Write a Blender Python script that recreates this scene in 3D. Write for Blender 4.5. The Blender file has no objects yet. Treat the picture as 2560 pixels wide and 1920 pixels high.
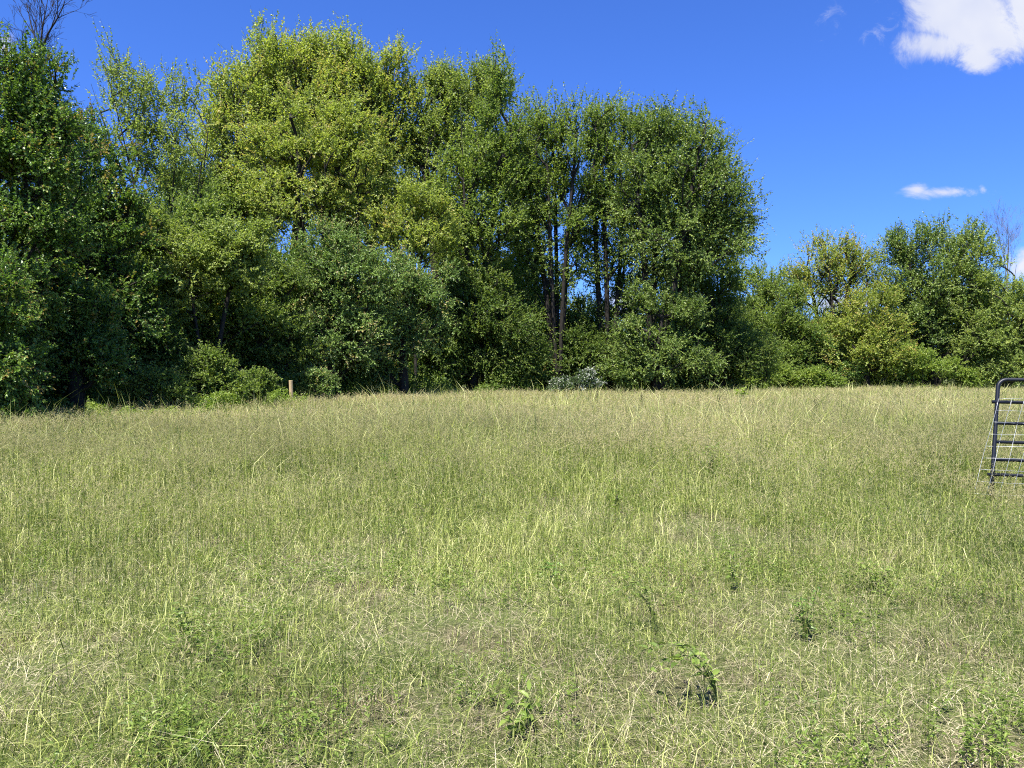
import bpy, math, random
import numpy as np

SC = bpy.context.scene
COL = SC.collection
R = math.radians

# ------------------------------------------------------------------ camera
F, CX, CY, HY = 1898.0, 1280.0, 960.0, 938.0     # focal length, centre and horizon row of a 2560 px wide frame
EYE = 1.55
cam_d = bpy.data.cameras.new("camera"); cam = bpy.data.objects.new("camera", cam_d); COL.objects.link(cam)
cam_d.sensor_fit = 'HORIZONTAL'; cam_d.sensor_width = 36.0; cam_d.lens = 36.0 * F / 2560.0
cam_d.clip_start = 0.05; cam_d.clip_end = 5000
cam.location = (0, 0, EYE)
cam.rotation_euler = (R(90) - math.atan((CY - HY) / F), 0, 0)
SC.camera = cam

# ------------------------------------------------------------------ sky and sun
SUN_EL, SUN_AZ = 63.0, 206.0        # azimuth clockwise from +Y (the view direction): left and behind the viewer
EXPOSURE = 1.42
SKY_STRENGTH = 0.050
SUN_STRENGTH = 5.0
world = bpy.data.worlds.new("World"); SC.world = world; world.use_nodes = True
wt = world.node_tree; wn = wt.nodes; wl = wt.links
for n in list(wn): wn.remove(n)

def N(nt, typ, **kw):
    n = nt.nodes.new(typ)
    ins = kw.pop('ins', {})
    for k, v in kw.items(): setattr(n, k, v)
    for k, v in ins.items(): n.inputs[k].default_value = v
    return n
def math_(nt, op, a, b=None, c=None, clamp=False):
    n = nt.nodes.new('ShaderNodeMath'); n.operation = op; n.use_clamp = clamp
    for i, v in enumerate((a, b, c)):
        if v is None: continue
        if isinstance(v, (int, float)): n.inputs[i].default_value = v
        else: nt.links.new(v, n.inputs[i])
    return n.outputs[0]

w_out = N(wt, 'ShaderNodeOutputWorld'); bg = N(wt, 'ShaderNodeBackground')
wl.new(bg.outputs[0], w_out.inputs[0])
sky = N(wt, 'ShaderNodeTexSky', sky_type='NISHITA', sun_disc=False)
sky.sun_elevation = R(SUN_EL); sky.sun_rotation = R(SUN_AZ)
sky.altitude = 200; sky.air_density = 1.0; sky.dust_density = 0.3; sky.ozone_density = 3.0
tint = N(wt, 'ShaderNodeMix', data_type='RGBA', blend_type='MULTIPLY')
tint.inputs[0].default_value = 1.0
tint.inputs[7].default_value = (0.51, 0.86, 1.72, 1)
wl.new(sky.outputs[0], tint.inputs[6])
# clouds: drifting masses at fixed directions of the sky
tc = N(wt, 'ShaderNodeTexCoord'); sep = N(wt, 'ShaderNodeSeparateXYZ')
wl.new(tc.outputs['Generated'], sep.inputs[0])
yy = math_(wt, 'MAXIMUM', sep.outputs[1], 0.05)
cu = math_(wt, 'DIVIDE', sep.outputs[0], yy); cv = math_(wt, 'DIVIDE', sep.outputs[2], yy)
comb = N(wt, 'ShaderNodeCombineXYZ'); wl.new(cu, comb.inputs[0]); wl.new(cv, comb.inputs[1])
n1 = N(wt, 'ShaderNodeTexNoise', ins={'Scale': 13.0, 'Detail': 12.0, 'Roughness': 0.70, 'Distortion': 0.6}); wl.new(comb.outputs[0], n1.inputs['Vector'])
n2 = N(wt, 'ShaderNodeTexNoise', ins={'Scale': 5.0, 'Detail': 4.0, 'Roughness': 0.5}); wl.new(comb.outputs[0], n2.inputs['Vector'])
n3 = N(wt, 'ShaderNodeTexNoise', ins={'Scale': 30.0, 'Detail': 8.0, 'Roughness': 0.7, 'Distortion': 1.2}); wl.new(comb.outputs[0], n3.inputs['Vector'])
def blob(px, py, hw, hh, amp):
    u0, v0 = (px - CX) / F, (HY - py) / F
    a = math_(wt, 'DIVIDE', math_(wt, 'SUBTRACT', cu, u0), hw / F)
    b = math_(wt, 'DIVIDE', math_(wt, 'SUBTRACT', cv, v0), hh / F)
    d = math_(wt, 'SQRT', math_(wt, 'ADD', math_(wt, 'MULTIPLY', a, a), math_(wt, 'MULTIPLY', b, b)))
    return math_(wt, 'MULTIPLY', math_(wt, 'SUBTRACT', 1.0, d), amp)      # 1 at the centre, 0 on the rim, negative outside
CLOUDS = [(2410, 45, 200, 110, 1.4), (2330, 115, 140, 62, 1.0), (2500, 90, 150, 80, 1.1), (2440, 150, 75, 42, .9), (2590, 20, 190, 110, 1.2),
          (2292, 472, 46, 23, .8), (2360, 482, 110, 20, .8), (2452, 476, 14, 16, .4),
          (1310, 510, 90, 40, .5), (1560, 760, 90, 45, .8), (1420, 340, 60, 40, .3), (1640, 600, 60, 25, .4),
          (2575, 655, 70, 50, .9), (-5, 118, 45, 30, .5), (2100, 760, 160, 40, .5)]
WISPS = [(2070, 40, 60, 60, .9), (2185, 85, 70, 35, .9), (2230, 40, 60, 50, .9), (1910, 533, 34, 16, .5), (2200, 10, 90, 20, .8), (2260, 200, 30, 14, .5)]
def gather(lst):
    acc = None
    for c in lst:
        b = blob(*c); acc = b if acc is None else math_(wt, 'MAXIMUM', acc, b)
    return acc
m1 = math_(wt, 'ADD', gather(CLOUDS), math_(wt, 'MULTIPLY', math_(wt, 'SUBTRACT', n1.outputs[0], 0.5), 2.1))
mr = N(wt, 'ShaderNodeMapRange', interpolation_type='SMOOTHSTEP', ins={'From Min': 0.0, 'From Max': 0.70}); wl.new(m1, mr.inputs[0])
m2 = math_(wt, 'ADD', gather(WISPS), math_(wt, 'MULTIPLY', math_(wt, 'SUBTRACT', n3.outputs[0], 0.55), 5.0))
mr2 = N(wt, 'ShaderNodeMapRange', interpolation_type='SMOOTHSTEP', ins={'From Min': 0.15, 'From Max': 2.2}); wl.new(m2, mr2.inputs[0])
front = N(wt, 'ShaderNodeMapRange', ins={'From Min': 0.05, 'From Max': 0.2}); wl.new(sep.outputs[1], front.inputs[0])
cm = math_(wt, 'MULTIPLY', math_(wt, 'MAXIMUM', mr.outputs[0], math_(wt, 'MULTIPLY', mr2.outputs[0], 0.5)), front.outputs[0], clamp=True)
ccol = N(wt, 'ShaderNodeMix', data_type='RGBA')
ccol.inputs[6].default_value = (4.6, 5.1, 7.0, 1); ccol.inputs[7].default_value = (6.5, 6.7, 7.4, 1)
cr = N(wt, 'ShaderNodeMapRange', ins={'From Min': 0.34, 'From Max': 0.62}); wl.new(n2.outputs[0], cr.inputs[0])
wl.new(cr.outputs[0], ccol.inputs[0])
mixc = N(wt, 'ShaderNodeMix', data_type='RGBA')
wl.new(cm, mixc.inputs[0]); wl.new(tint.outputs[2], mixc.inputs[6]); wl.new(ccol.outputs[2], mixc.inputs[7])
wl.new(mixc.outputs[2], bg.inputs[0]); bg.inputs[1].default_value = SKY_STRENGTH

sl = bpy.data.lights.new("sun", 'SUN'); sl.energy = SUN_STRENGTH; sl.angle = R(0.5); sl.color = (1.0, 0.95, 0.86)
sun = bpy.data.objects.new("sun", sl); COL.objects.link(sun)
sun.rotation_euler = (R(90 - SUN_EL), 0, R(180 - SUN_AZ))

SC.view_settings.view_transform = 'Standard'; SC.view_settings.look = 'None'
SC.view_settings.exposure = EXPOSURE; SC.view_settings.gamma = 1.0
SC.render.engine = 'CYCLES'
SC.cycles.max_bounces = 5; SC.cycles.diffuse_bounces = 3; SC.cycles.glossy_bounces = 2
SC.cycles.transmission_bounces = 3; SC.cycles.transparent_max_bounces = 4
SC.cycles.use_denoising = False; SC.cycles.pixel_filter_type = 'BLACKMAN_HARRIS'; SC.cycles.filter_width = 1.1
SC.cycles.caustics_reflective = False; SC.cycles.caustics_refractive = False

# ------------------------------------------------------------------ helpers
def tag(o, label=None, cat=None, group=None, kind=None):
    if label: o['label'] = label
    if cat: o['category'] = cat
    if group: o['group'] = group
    if kind: o['kind'] = kind
    return o
def link(name, data, parent=None):
    o = bpy.data.objects.new(name, data); COL.objects.link(o)
    if parent is not None: o.parent = parent
    return o
def empty(name, loc):
    o = link(name, None); o.location = loc; o.empty_display_size = 0.3
    return o
def raw_mesh(name, V, T=None, Q=None, mat=None, tint=None, smooth=False):
    """V (n,3); T (k,3) triangles; Q (m,4) quads; tint: one float per face (triangles first)."""
    me = bpy.data.meshes.new(name)
    T = np.zeros((0, 3), np.int32) if T is None else np.asarray(T, np.int32)
    Q = np.zeros((0, 4), np.int32) if Q is None else np.asarray(Q, np.int32)
    nt_, nq = len(T), len(Q)
    me.vertices.add(len(V)); me.vertices.foreach_set('co', np.asarray(V, np.float32).ravel())
    me.loops.add(nt_ * 3 + nq * 4)
    me.loops.foreach_set('vertex_index', np.concatenate([T.ravel(), Q.ravel()]).astype(np.int32))
    me.polygons.add(nt_ + nq)
    st = np.concatenate([np.arange(nt_) * 3, nt_ * 3 + np.arange(nq) * 4]).astype(np.int32)
    me.polygons.foreach_set('loop_start', st)
    if smooth: me.polygons.foreach_set('use_smooth', np.ones(nt_ + nq, bool))
    else: me.polygons.foreach_set('use_smooth', np.zeros(nt_ + nq, bool))
    if tint is not None:
        at = me.attributes.new('tint', 'FLOAT', 'FACE'); at.data.foreach_set('value', np.asarray(tint, np.float32))
    me.update(calc_edges=True)
    if mat is not None: me.materials.append(mat)
    return me
def nrm(a): return a / np.maximum(np.linalg.norm(a, axis=-1, keepdims=True), 1e-9)

def vnoise(x, y, scale, seed, octaves=3):
    out = 0; amp = 1; tot = 0
    for o in range(octaves):
        g = np.random.RandomState(seed + o * 17).rand(64, 64)
        u = x / scale + 100.3; v = y / scale + 57.7
        iu = np.floor(u).astype(int); iv = np.floor(v).astype(int)
        fu = u - iu; fv = v - iv
        fu = fu * fu * (3 - 2 * fu); fv = fv * fv * (3 - 2 * fv)
        a = g[iu % 64, iv % 64]; b = g[(iu + 1) % 64, iv % 64]; c = g[iu % 64, (iv + 1) % 64]; d = g[(iu + 1) % 64, (iv + 1) % 64]
        out = out + amp * ((a * (1 - fu) + b * fu) * (1 - fv) + (c * (1 - fu) + d * fu) * fv)
        tot += amp; amp *= 0.5; scale /= 2.1
    return out / tot

# where the mown field stops: distance of the treeline for a given bearing x/y
_ex = (np.array([-600, 0, 350, 700, 1000, 1280, 1700, 2000, 2500, 3100]) - CX) / F
_ez = np.array([14.5, 18.2, 23.0, 28.5, 36.5, 41.0, 46.0, 53.0, 63.0, 74.0])
def edge_z(bearing): return np.interp(bearing, _ex, _ez)
def ground_h(x, y):
    x = np.asarray(x, float); y = np.asarray(y, float)
    return (vnoise(x, y, 9.0, 5, 3) - 0.5) * 0.16 + (vnoise(x, y, 1.7, 9, 2) - 0.5) * 0.05
def gh(x, y): return float(ground_h(np.array([x]), np.array([y]))[0])

# ------------------------------------------------------------------ materials
def ramp_mat(name, stops, rough=0.5, spec=0.4, transl=0.35, tcol=(1.25, 1.3, 0.6), noise=0.0):
    m = bpy.data.materials.new(name); m.use_nodes = True; nt = m.node_tree
    b = nt.nodes['Principled BSDF']; out = nt.nodes['Material Output']
    at = N(nt, 'ShaderNodeAttribute', attribute_name='tint')
    rp = N(nt, 'ShaderNodeValToRGB'); cr = rp.color_ramp
    while len(cr.elements) < len(stops): cr.elements.new(0.5)
    for e, (p, c) in zip(cr.elements, stops): e.position = p; e.color = (*c, 1)
    nt.links.new(at.outputs['Fac'], rp.inputs[0])
    col = rp.outputs[0]
    if noise:
        geo = N(nt, 'ShaderNodeNewGeometry'); nz = N(nt, 'ShaderNodeTexNoise', ins={'Scale': 0.55, 'Detail': 3.0})
        nt.links.new(geo.outputs['Position'], nz.inputs['Vector'])
        hs = N(nt, 'ShaderNodeHueSaturation'); nt.links.new(col, hs.inputs['Color'])
        nt.links.new(math_(nt, 'MULTIPLY_ADD', nz.outputs[0], noise * 2, 1 - noise), hs.inputs['Value'])
        col = hs.outputs[0]
    nt.links.new(col, b.inputs['Base Color'])
    b.inputs['Roughness'].default_value = rough; b.inputs['Specular IOR Level'].default_value = spec
    if transl > 0:
        tr = N(nt, 'ShaderNodeBsdfTranslucent'); mx = N(nt, 'ShaderNodeMixShader'); mx.inputs[0].default_value = transl
        mu = N(nt, 'ShaderNodeMix', data_type='RGBA', blend_type='MULTIPLY'); mu.inputs[0].default_value = 1; mu.inputs[7].default_value = (*tcol, 1)
        nt.links.new(col, mu.inputs[6]); nt.links.new(mu.outputs[2], tr.inputs[0])
        nt.links.new(b.outputs[0], mx.inputs[1]); nt.links.new(tr.outputs[0], mx.inputs[2]); nt.links.new(mx.outputs[0], out.inputs[0])
    return m
LEAF = {
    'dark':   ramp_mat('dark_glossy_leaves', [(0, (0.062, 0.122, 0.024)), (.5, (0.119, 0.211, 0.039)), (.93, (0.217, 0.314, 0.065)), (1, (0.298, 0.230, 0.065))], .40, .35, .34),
    'mid':    ramp_mat('green_leaves', [(0, (0.097, 0.153, 0.029)), (.5, (0.171, 0.249, 0.048)), (1, (0.285, 0.357, 0.086))], .45, .3, .42),
    'bluish': ramp_mat('cool_green_leaves', [(0, (0.087, 0.143, 0.032)), (.5, (0.153, 0.230, 0.051)), (1, (0.271, 0.339, 0.083))], .43, .38, .36),
    'yellow': ramp_mat('yellow_green_leaves', [(0, (0.173, 0.229, 0.043)), (.5, (0.296, 0.365, 0.075)), (.92, (0.433, 0.479, 0.122)), (1, (0.433, 0.370, 0.136))], .5, .4, .45),
    'spring': ramp_mat('spring_green_leaves', [(0, (0.131, 0.189, 0.041)), (.5, (0.233, 0.310, 0.074)), (1, (0.376, 0.431, 0.132))], .45, .3, .44),
    'grey':   ramp_mat('grey_green_leaves', [(0, (0.096, 0.172, 0.040)), (.5, (0.172, 0.268, 0.066)), (.9, (0.288, 0.394, 0.114)), (1, (0.385, 0.324, 0.124))], .42, .38, .30),
    'rust':   ramp_mat('golden_bronze_leaves', [(0, (0.149, 0.212, 0.035)), (.5, (0.269, 0.332, 0.061)), (.90, (0.385, 0.413, 0.087)), (1, (0.418, 0.320, 0.101))], .5, .4, .42),
    'lime':   ramp_mat('lime_leaves', [(0, (0.127, 0.199, 0.027)), (.5, (0.219, 0.315, 0.052)), (1, (0.323, 0.389, 0.087))], .45, .4, .45),
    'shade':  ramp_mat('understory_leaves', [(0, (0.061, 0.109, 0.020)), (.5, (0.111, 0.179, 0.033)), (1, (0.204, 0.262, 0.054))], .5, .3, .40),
    'white':  ramp_mat('white_blossom_and_leaves', [(0, (.05, .09, .025)), (.76, (.11, .17, .06)), (.80, (.45, .47, .40)), (1, (.65, .67, .60))], .5, .3, .3, (1, 1, 1)),
}
def bark_mat(name, c1, c2):
    m = bpy.data.materials.new(name); m.use_nodes = True; nt = m.node_tree; b = nt.nodes['Principled BSDF']
    geo = N(nt, 'ShaderNodeNewGeometry'); mp = N(nt, 'ShaderNodeMapping'); mp.inputs['Scale'].default_value = (9, 9, 1.6)
    nz = N(nt, 'ShaderNodeTexNoise', ins={'Scale': 2.0, 'Detail': 7.0, 'Roughness': .65}); rp = N(nt, 'ShaderNodeValToRGB')
    nt.links.new(geo.outputs['Position'], mp.inputs[0]); nt.links.new(mp.outputs[0], nz.inputs[0]); nt.links.new(nz.outputs[0], rp.inputs[0])
    rp.color_ramp.elements[0].position = .35; rp.color_ramp.elements[0].color = (*c1, 1); rp.color_ramp.elements[1].position = .68; rp.color_ramp.elements[1].color = (*c2, 1)
    nt.links.new(rp.outputs[0], b.inputs['Base Color']); b.inputs['Roughness'].default_value = .85; b.inputs['Specular IOR Level'].default_value = .2
    bp = N(nt, 'ShaderNodeBump', ins={'Strength': .6, 'Distance': .03}); nt.links.new(nz.outputs[0], bp.inputs['Height']); nt.links.new(bp.outputs[0], b.inputs['Normal'])
    return m
BARK = bark_mat('bark', (.014, .012, .010), (.040, .035, .029))
BARK_PALE = bark_mat('pale_bark', (.09, .08, .065), (.22, .19, .16))

# ------------------------------------------------------------------ ground
def build_ground():
    xs = np.concatenate([[-1500, -600, -250, -120], np.linspace(-80, 80, 161), [120, 250, 600, 1500]])
    ys = np.concatenate([[-300, -60, -20], np.linspace(-6, 90, 193), [130, 250, 600, 2500]])
    X, Y = np.meshgrid(xs, ys, indexing='ij'); Z = ground_h(X.ravel(), Y.ravel()).reshape(X.shape)
    V = np.stack([X, Y, Z], -1).reshape(-1, 3); nx, ny = X.shape
    i, j = np.meshgrid(np.arange(nx - 1), np.arange(ny - 1), indexing='ij'); a = (i * ny + j).ravel()
    Q = np.stack([a, a + ny, a + ny + 1, a + 1], -1)
    m = bpy.data.materials.new('meadow_soil'); m.use_nodes = True; nt = m.node_tree; b = nt.nodes['Principled BSDF']
    geo = N(nt, 'ShaderNodeNewGeometry')
    n1 = N(nt, 'ShaderNodeTexNoise', ins={'Scale': 28.0, 'Detail': 8.0, 'Roughness': .7}); n2 = N(nt, 'ShaderNodeTexNoise', ins={'Scale': 1.3, 'Detail': 5.0})
    nt.links.new(geo.outputs['Position'], n1.inputs['Vector']); nt.links.new(geo.outputs['Position'], n2.inputs['Vector'])
    r1 = N(nt, 'ShaderNodeValToRGB'); nt.links.new(n1.outputs[0], r1.inputs[0])
    r1.color_ramp.elements[0].position = .35; r1.color_ramp.elements[0].color = (.055, .045, .028, 1)
    r1.color_ramp.elements[1].position = .7; r1.color_ramp.elements[1].color = (.17, .135, .085, 1)
    r2 = N(nt, 'ShaderNodeValToRGB'); nt.links.new(n1.outputs[0], r2.inputs[0])
    r2.color_ramp.elements[0].position = .35; r2.color_ramp.elements[0].color = (.045, .065, .018, 1)
    r2.color_ramp.elements[1].position = .7; r2.color_ramp.elements[1].color = (.16, .19, .06, 1)
    mx = N(nt, 'ShaderNodeMix', data_type='RGBA'); mr_ = N(nt, 'ShaderNodeMapRange', ins={'From Min': .3, 'From Max': .52}); nt.links.new(n2.outputs[0], mr_.inputs[0])
    nt.links.new(mr_.outputs[0], mx.inputs[0]); nt.links.new(r1.outputs[0], mx.inputs[6]); nt.links.new(r2.outputs[0], mx.inputs[7])
    nt.links.new(mx.outputs[2], b.inputs['Base Color']); b.inputs['Roughness'].default_value = 1; b.inputs['Specular IOR Level'].default_value = .1
    bp = N(nt, 'ShaderNodeBump', ins={'Strength': .8, 'Distance': .03}); nt.links.new(n1.outputs[0], bp.inputs['Height']); nt.links.new(bp.outputs[0], b.inputs['Normal'])
    tag(link('ground', raw_mesh('ground', V, Q=Q, mat=m, smooth=True)), 'brown earth and thatch of the meadow', 'ground', kind='structure')
build_ground()

# ------------------------------------------------------------------ trees
def frusta(P0, P1, r0, r1, sides):
    """disjoint tapered tubes between point pairs"""
    n = len(P0)
    if n == 0: return np.zeros((0, 3)), np.zeros((0, 4), int)
    d = nrm(P1 - P0); ref = np.where(np.abs(d[:, 2:3]) > .9, np.array([[1., 0, 0]]), np.array([[0, 0, 1.]]))
    u = nrm(np.cross(d, ref)); v = np.cross(d, u)
    a = np.arange(sides) * 2 * np.pi / sides; c, s = np.cos(a), np.sin(a)
    ring = u[:, None, :] * c[None, :, None] + v[:, None, :] * s[None, :, None]
    A = P0[:, None] + ring * r0[:, None, None]; B = P1[:, None] + ring * r1[:, None, None]
    V = np.concatenate([A, B], 1).reshape(-1, 3)
    k = np.arange(sides); k2 = (k + 1) % sides
    q = np.stack([k, k2, k2 + sides, k + sides], -1)
    Q = (np.arange(n) * 2 * sides)[:, None, None] + q[None]
    return V, Q.reshape(-1, 4)

def leaf_faces(P, axis, normal, L, W, rs, tint, fold=.25):
    """P base points; each leaf is a folded pointed blade of two triangles"""
    n = len(P); axis = nrm(axis); side = nrm(np.cross(normal, axis)); nn = np.cross(axis, side)
    L = L[:, None]; W = W[:, None]
    v0 = P; v2 = P + axis * L - nn * L * .12
    mid = P + axis * L * .45
    v1 = mid + side * W * .5 + nn * W * fold; v3 = mid - side * W * .5 + nn * W * fold
    V = np.stack([v0, v1, v2, v3], 1).reshape(-1, 3)
    b = np.arange(n) * 4
    T = np.concatenate([np.stack([b, b + 1, b + 2], -1), np.stack([b, b + 2, b + 3], -1)])
    return V, T, np.concatenate([tint, tint])

def grow(rs, trunks, A, climb=.55, step=.7, wob=.10, tip=.008, expo=2.35):
    """connect attractors A to the trunk polylines as ascending limbs -> nodes, parents, radii"""
    pos, par = [], []
    for tr in trunks:
        prev = -1
        for i, p in enumerate(tr):
            pos.append(np.array(p, float)); par.append(prev); prev = len(pos) - 1
    ntr = len(pos)
    cap = ntr + len(A) * 14 + 50
    Pn = np.zeros((cap, 3)); Pn[:ntr] = pos; n = ntr
    par = par + [0] * (cap - ntr)
    T = Pn[:ntr]
    order = np.argsort([np.min(np.linalg.norm(T - a, axis=1)) + .15 * a[2] for a in A])
    ends = []
    first = np.array([p == -1 for p in par[:ntr]])
    for ai in order:
        a = A[ai]; d = a - Pn[:n]; h = np.hypot(d[:, 0], d[:, 1]); dist = np.sqrt(h * h + d[:, 2] ** 2)
        cost = dist + 2.0 * np.maximum(0, climb * h - d[:, 2])
        cost[:ntr][first] += 50
        k = int(np.argmin(cost)); p = Pn[k]; D = dist[k]
        m = max(1, min(13, int(round(D / step))))
        c = p + (a - p) * .5 + np.array([0, 0, -.10 * h[k]]) + rs.normal(0, wob, 3) * D * .5
        prev = k
        for j in range(1, m + 1):
            t = j / m; q = (1 - t) ** 2 * p + 2 * t * (1 - t) * c + t * t * a
            if j < m: q = q + rs.normal(0, .035, 3)
            Pn[n] = q; par[n] = prev; prev = n; n += 1
        ends.append(prev)
    Pn = Pn[:n]; par = np.array(par[:n])
    acc = np.zeros(n); acc[ends] += tip ** expo
    for i in range(n - 1, -1, -1):
        if acc[i] == 0: acc[i] = tip ** expo
        if par[i] >= 0: acc[par[i]] += acc[i]
    return Pn, par, acc ** (1 / expo), np.array(ends)

def branch_mesh(name, Pn, par, r, mat, extra=None, flare=1.5, rmax=None):
    if rmax: r = r * ((rmax / r.max()) ** .8 if rmax > .16 else min(1.0, rmax / r.max()) ** .8)
    idx = np.where(par >= 0)[0]; p = par[idx]
    rr0 = np.minimum(r[p], r[idx] * 1.35); root = np.isin(p, np.where(par == -1)[0]); rr0 = np.where(root, r[p] * flare, rr0)
    Vs, Qs, off = [], [], 0
    big = r[idx] > .045; mid = (~big) & (r[idx] > .018); small = r[idx] <= .018
    for mask, sd in ((big, 8), (mid, 5), (small, 3)):
        P0, P1 = Pn[p[mask]], Pn[idx[mask]]
        V, Q = frusta(P0, P1 + (P1 - P0) * .04, rr0[mask], r[idx[mask]], sd)
        if len(V): Vs.append(V); Qs.append(Q + off); off += len(V)
    if extra is not None and len(extra[0]):
        V, Q = frusta(extra[0], extra[1], np.full(len(extra[0]), extra[2]), np.full(len(extra[0]), extra[2] * .5), 3)
        Vs.append(V); Qs.append(Q + off)
    return raw_mesh(name, np.concatenate(Vs), Q=np.concatenate(Qs), mat=mat, smooth=True)

def in_blobs(rs, blobs, n, shell=.42):
    vol = np.array([b[3] * b[4] * b[5] for b in blobs]) ** .8; vol /= vol.sum()
    w = rs.choice(len(blobs), n, p=vol); B = np.array([b[:6] for b in blobs])[w]
    d = nrm(rs.normal(size=(n, 3))); rad = rs.rand(n, 1) ** shell
    return B[:, :3] + d * rad * B[:, 3:6], w

def sprays(rs, E, centre, nspray, nleaf, slen, lsize, up=.45, droop=.15, flat=.6):
    """leafy shoots around branch ends E"""
    n = len(E) * nspray; S = np.repeat(E, nspray, 0)
    outw = nrm(S - centre + 1e-6)
    d = nrm(outw * .55 + np.array([0, 0, up]) + rs.normal(0, .55, (n, 3)))
    ln = slen * rs.uniform(.5, 1.25, n)
    S = S + rs.normal(0, slen * .36, (n, 3)) * np.array([1, 1, .6])
    m = n * nleaf; Sx = np.repeat(S, nleaf, 0); dx = np.repeat(d, nleaf, 0); lx = np.repeat(ln, nleaf)
    t = (np.tile(np.arange(nleaf), n) + rs.rand(m)) / nleaf
    P = Sx + dx * (t * lx)[:, None]; P[:, 2] -= droop * lx * t * t
    axis = nrm(dx * .7 + rs.normal(0, .55, (m, 3)) + np.array([0, 0, -.28]))
    nor = nrm(rs.normal(0, .26, (m, 3)) + np.array([0, 0, flat]) + np.repeat(rs.normal(0, .42, (n, 3)) + .25 * outw, nleaf, 0))
    L = lsize * rs.uniform(.65, 1.2, m) * (1 - .35 * t); W = L * rs.uniform(.6, .85, m)
    base_t = np.repeat(rs.normal(0, .16, len(E)), nspray * nleaf)
    tint = np.clip(.5 + (rs.beta(2.2, 2.2, m) - .5) * .6 + base_t * 1.2 + np.repeat(rs.normal(0, .12, n), nleaf) + .15 * t, 0, 1)
    return P, axis, nor, L, W, tint, S, S + d * ln[:, None]

def P3(px, py, Z):
    """point seen at (px, py) of the 2560 px frame, Z metres away"""
    return np.array([(px - CX) / F * Z, Z, EYE + (HY - py) / F * Z])

def tree(name, label, cat, px, Z, blobs, leaf='mid', nattr=260, nspray=6, nleaf=12, slen=.75, lsize=.13, stems=1, spread=.5, tophy=None,
         seed=1, group=None, climb=.55, bark=None, twigs=True, rmax=.28, depth=.9, shell=.42, fork=.25, up=.45, base_px=None, flat=.55, clump=9):
    """blobs: (px, py, half width px, half height px[, dz metres]) outlining the crown masses of a tree standing Z metres away"""
    rs = np.random.RandomState(seed)
    b0 = P3(px if base_px is None else base_px, HY, Z); bx, by = b0[0], Z; bz = gh(bx, by)
    B = []
    for b in blobs:
        c = P3(b[0], b[1], Z); hw = b[2] / F * Z; hh = b[3] / F * Z
        B.append((c[0] - bx, (b[4] if len(b) > 4 else 0.0), c[2] - bz, hw, hw * depth, hh))
    big = Z > 19; nattr = int(nattr * (1.75 if big else 1.4)); lsize *= 1.22; slen *= 1.1
    A, _ = in_blobs(rs, B, nattr, shell); A[:, 2] = np.maximum(A[:, 2], .25)
    K = max(4, int(nattr / clump)); ck = A[rs.choice(len(A), K, replace=False)]      # gather the twigs into boughs
    dk = np.linalg.norm(A[:, None] - ck[None], axis=2) * np.array([1.0]); near = ck[np.argmin(dk, 1)]
    A = A + (near - A) * (np.array([.66, .66, .35]) if up > .7 else np.array([.5, .5, .62])) * rs.uniform(.6, 1.15, (len(A), 1))
    k_ = rs.rand(len(A), 1) < .12; A = np.where(k_, A + (A - A.mean(0)) * .16, A)
    cen = np.average(np.array([b[:3] for b in B]), axis=0, weights=[b[3] * b[5] for b in B])
    top = max(b[2] + b[5] * .75 for b in B); low = min(b[2] - b[5] for b in B)
    trunks = []
    for s in range(stems):
        ang = s * 2 * math.pi / stems + rs.rand(); n = 12
        tx = cen[0] + math.cos(ang) * spread * (stems > 1) * 2.2; ty = cen[1] + math.sin(ang) * spread * (stems > 1) * 1.5
        H = top * rs.uniform(.82, .97); w1, w2 = rs.normal(0, .38 if stems < 4 else .16, 2)
        pts = []
        for i in range(n + 1):
            t = i / n; e = t ** 1.3
            pts.append((math.cos(ang) * .18 * (stems > 1) * (1 - t) + tx * e + w1 * math.sin(t * 5) * t * .6, math.sin(ang) * .18 * (stems > 1) * (1 - t) + ty * e + w2 * math.sin(t * 4) * t * .6, -0.1 + H * t))
        trunks.append(pts)
    Pn, par, r, ends = grow(rs, trunks, A, climb=climb, step=max(.35, top / 22))
    E = Pn[ends]
    P, ax, no, L, W, ti, s0, s1 = sprays(rs, E, cen * np.array([1, 1, .8]), nspray, nleaf, slen, lsize, up=up, flat=flat)
    keep = P[:, 2] > .08
    V, T, tt = leaf_faces(P[keep], ax[keep], no[keep], L[keep], W[keep], rs, ti[keep])
    root = empty(name, (bx, by, bz)); tag(root, label, cat, group)
    link('trunk', branch_mesh('trunk', Pn, par, r, bark or BARK, (s0, s1, .006) if twigs else None, rmax=rmax), root)
    link('crown', raw_mesh('crown', V, T=T, mat=LEAF[leaf], tint=tt), root)
    return root

# --- the big trees along the far side of the meadow, left to right
tree('dark_maple_tree', 'dense dark glossy tree filling the left edge of the photo', 'tree', 0, 20,
     [(-40, 330, 170, 190), (60, 260, 110, 170), (90, 420, 150, 150), (20, 620, 190, 180), (-60, 850, 160, 160), (40, 820, 120, 190), (120, 560, 90, 120), (100, 330, 80, 130)],
     'dark', 620, 7, 13, .5, .085, seed=3, base_px=-60, rmax=.22)
tree('dark_maple_tree', 'dark big leaved young tree hanging over the grass at the left edge', 'tree', -20, 17.2,
     [(-30, 860, 100, 150), (10, 960, 70, 90), (-90, 760, 130, 200)], 'dark', 220, 7, 12, .42, .088, seed=4, rmax=.1)
tree('hedge_tree', 'dark tree with a few rusty leaves between the left edge tree and the airy one', 'tree', 215, 25,
     [(215, 480, 110, 170), (180, 350, 60, 110), (290, 560, 90, 130), (200, 760, 130, 200), (300, 800, 110, 160), (150, 600, 90, 130)],
     'dark', 420, 6, 12, .6, .105, seed=5)
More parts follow.
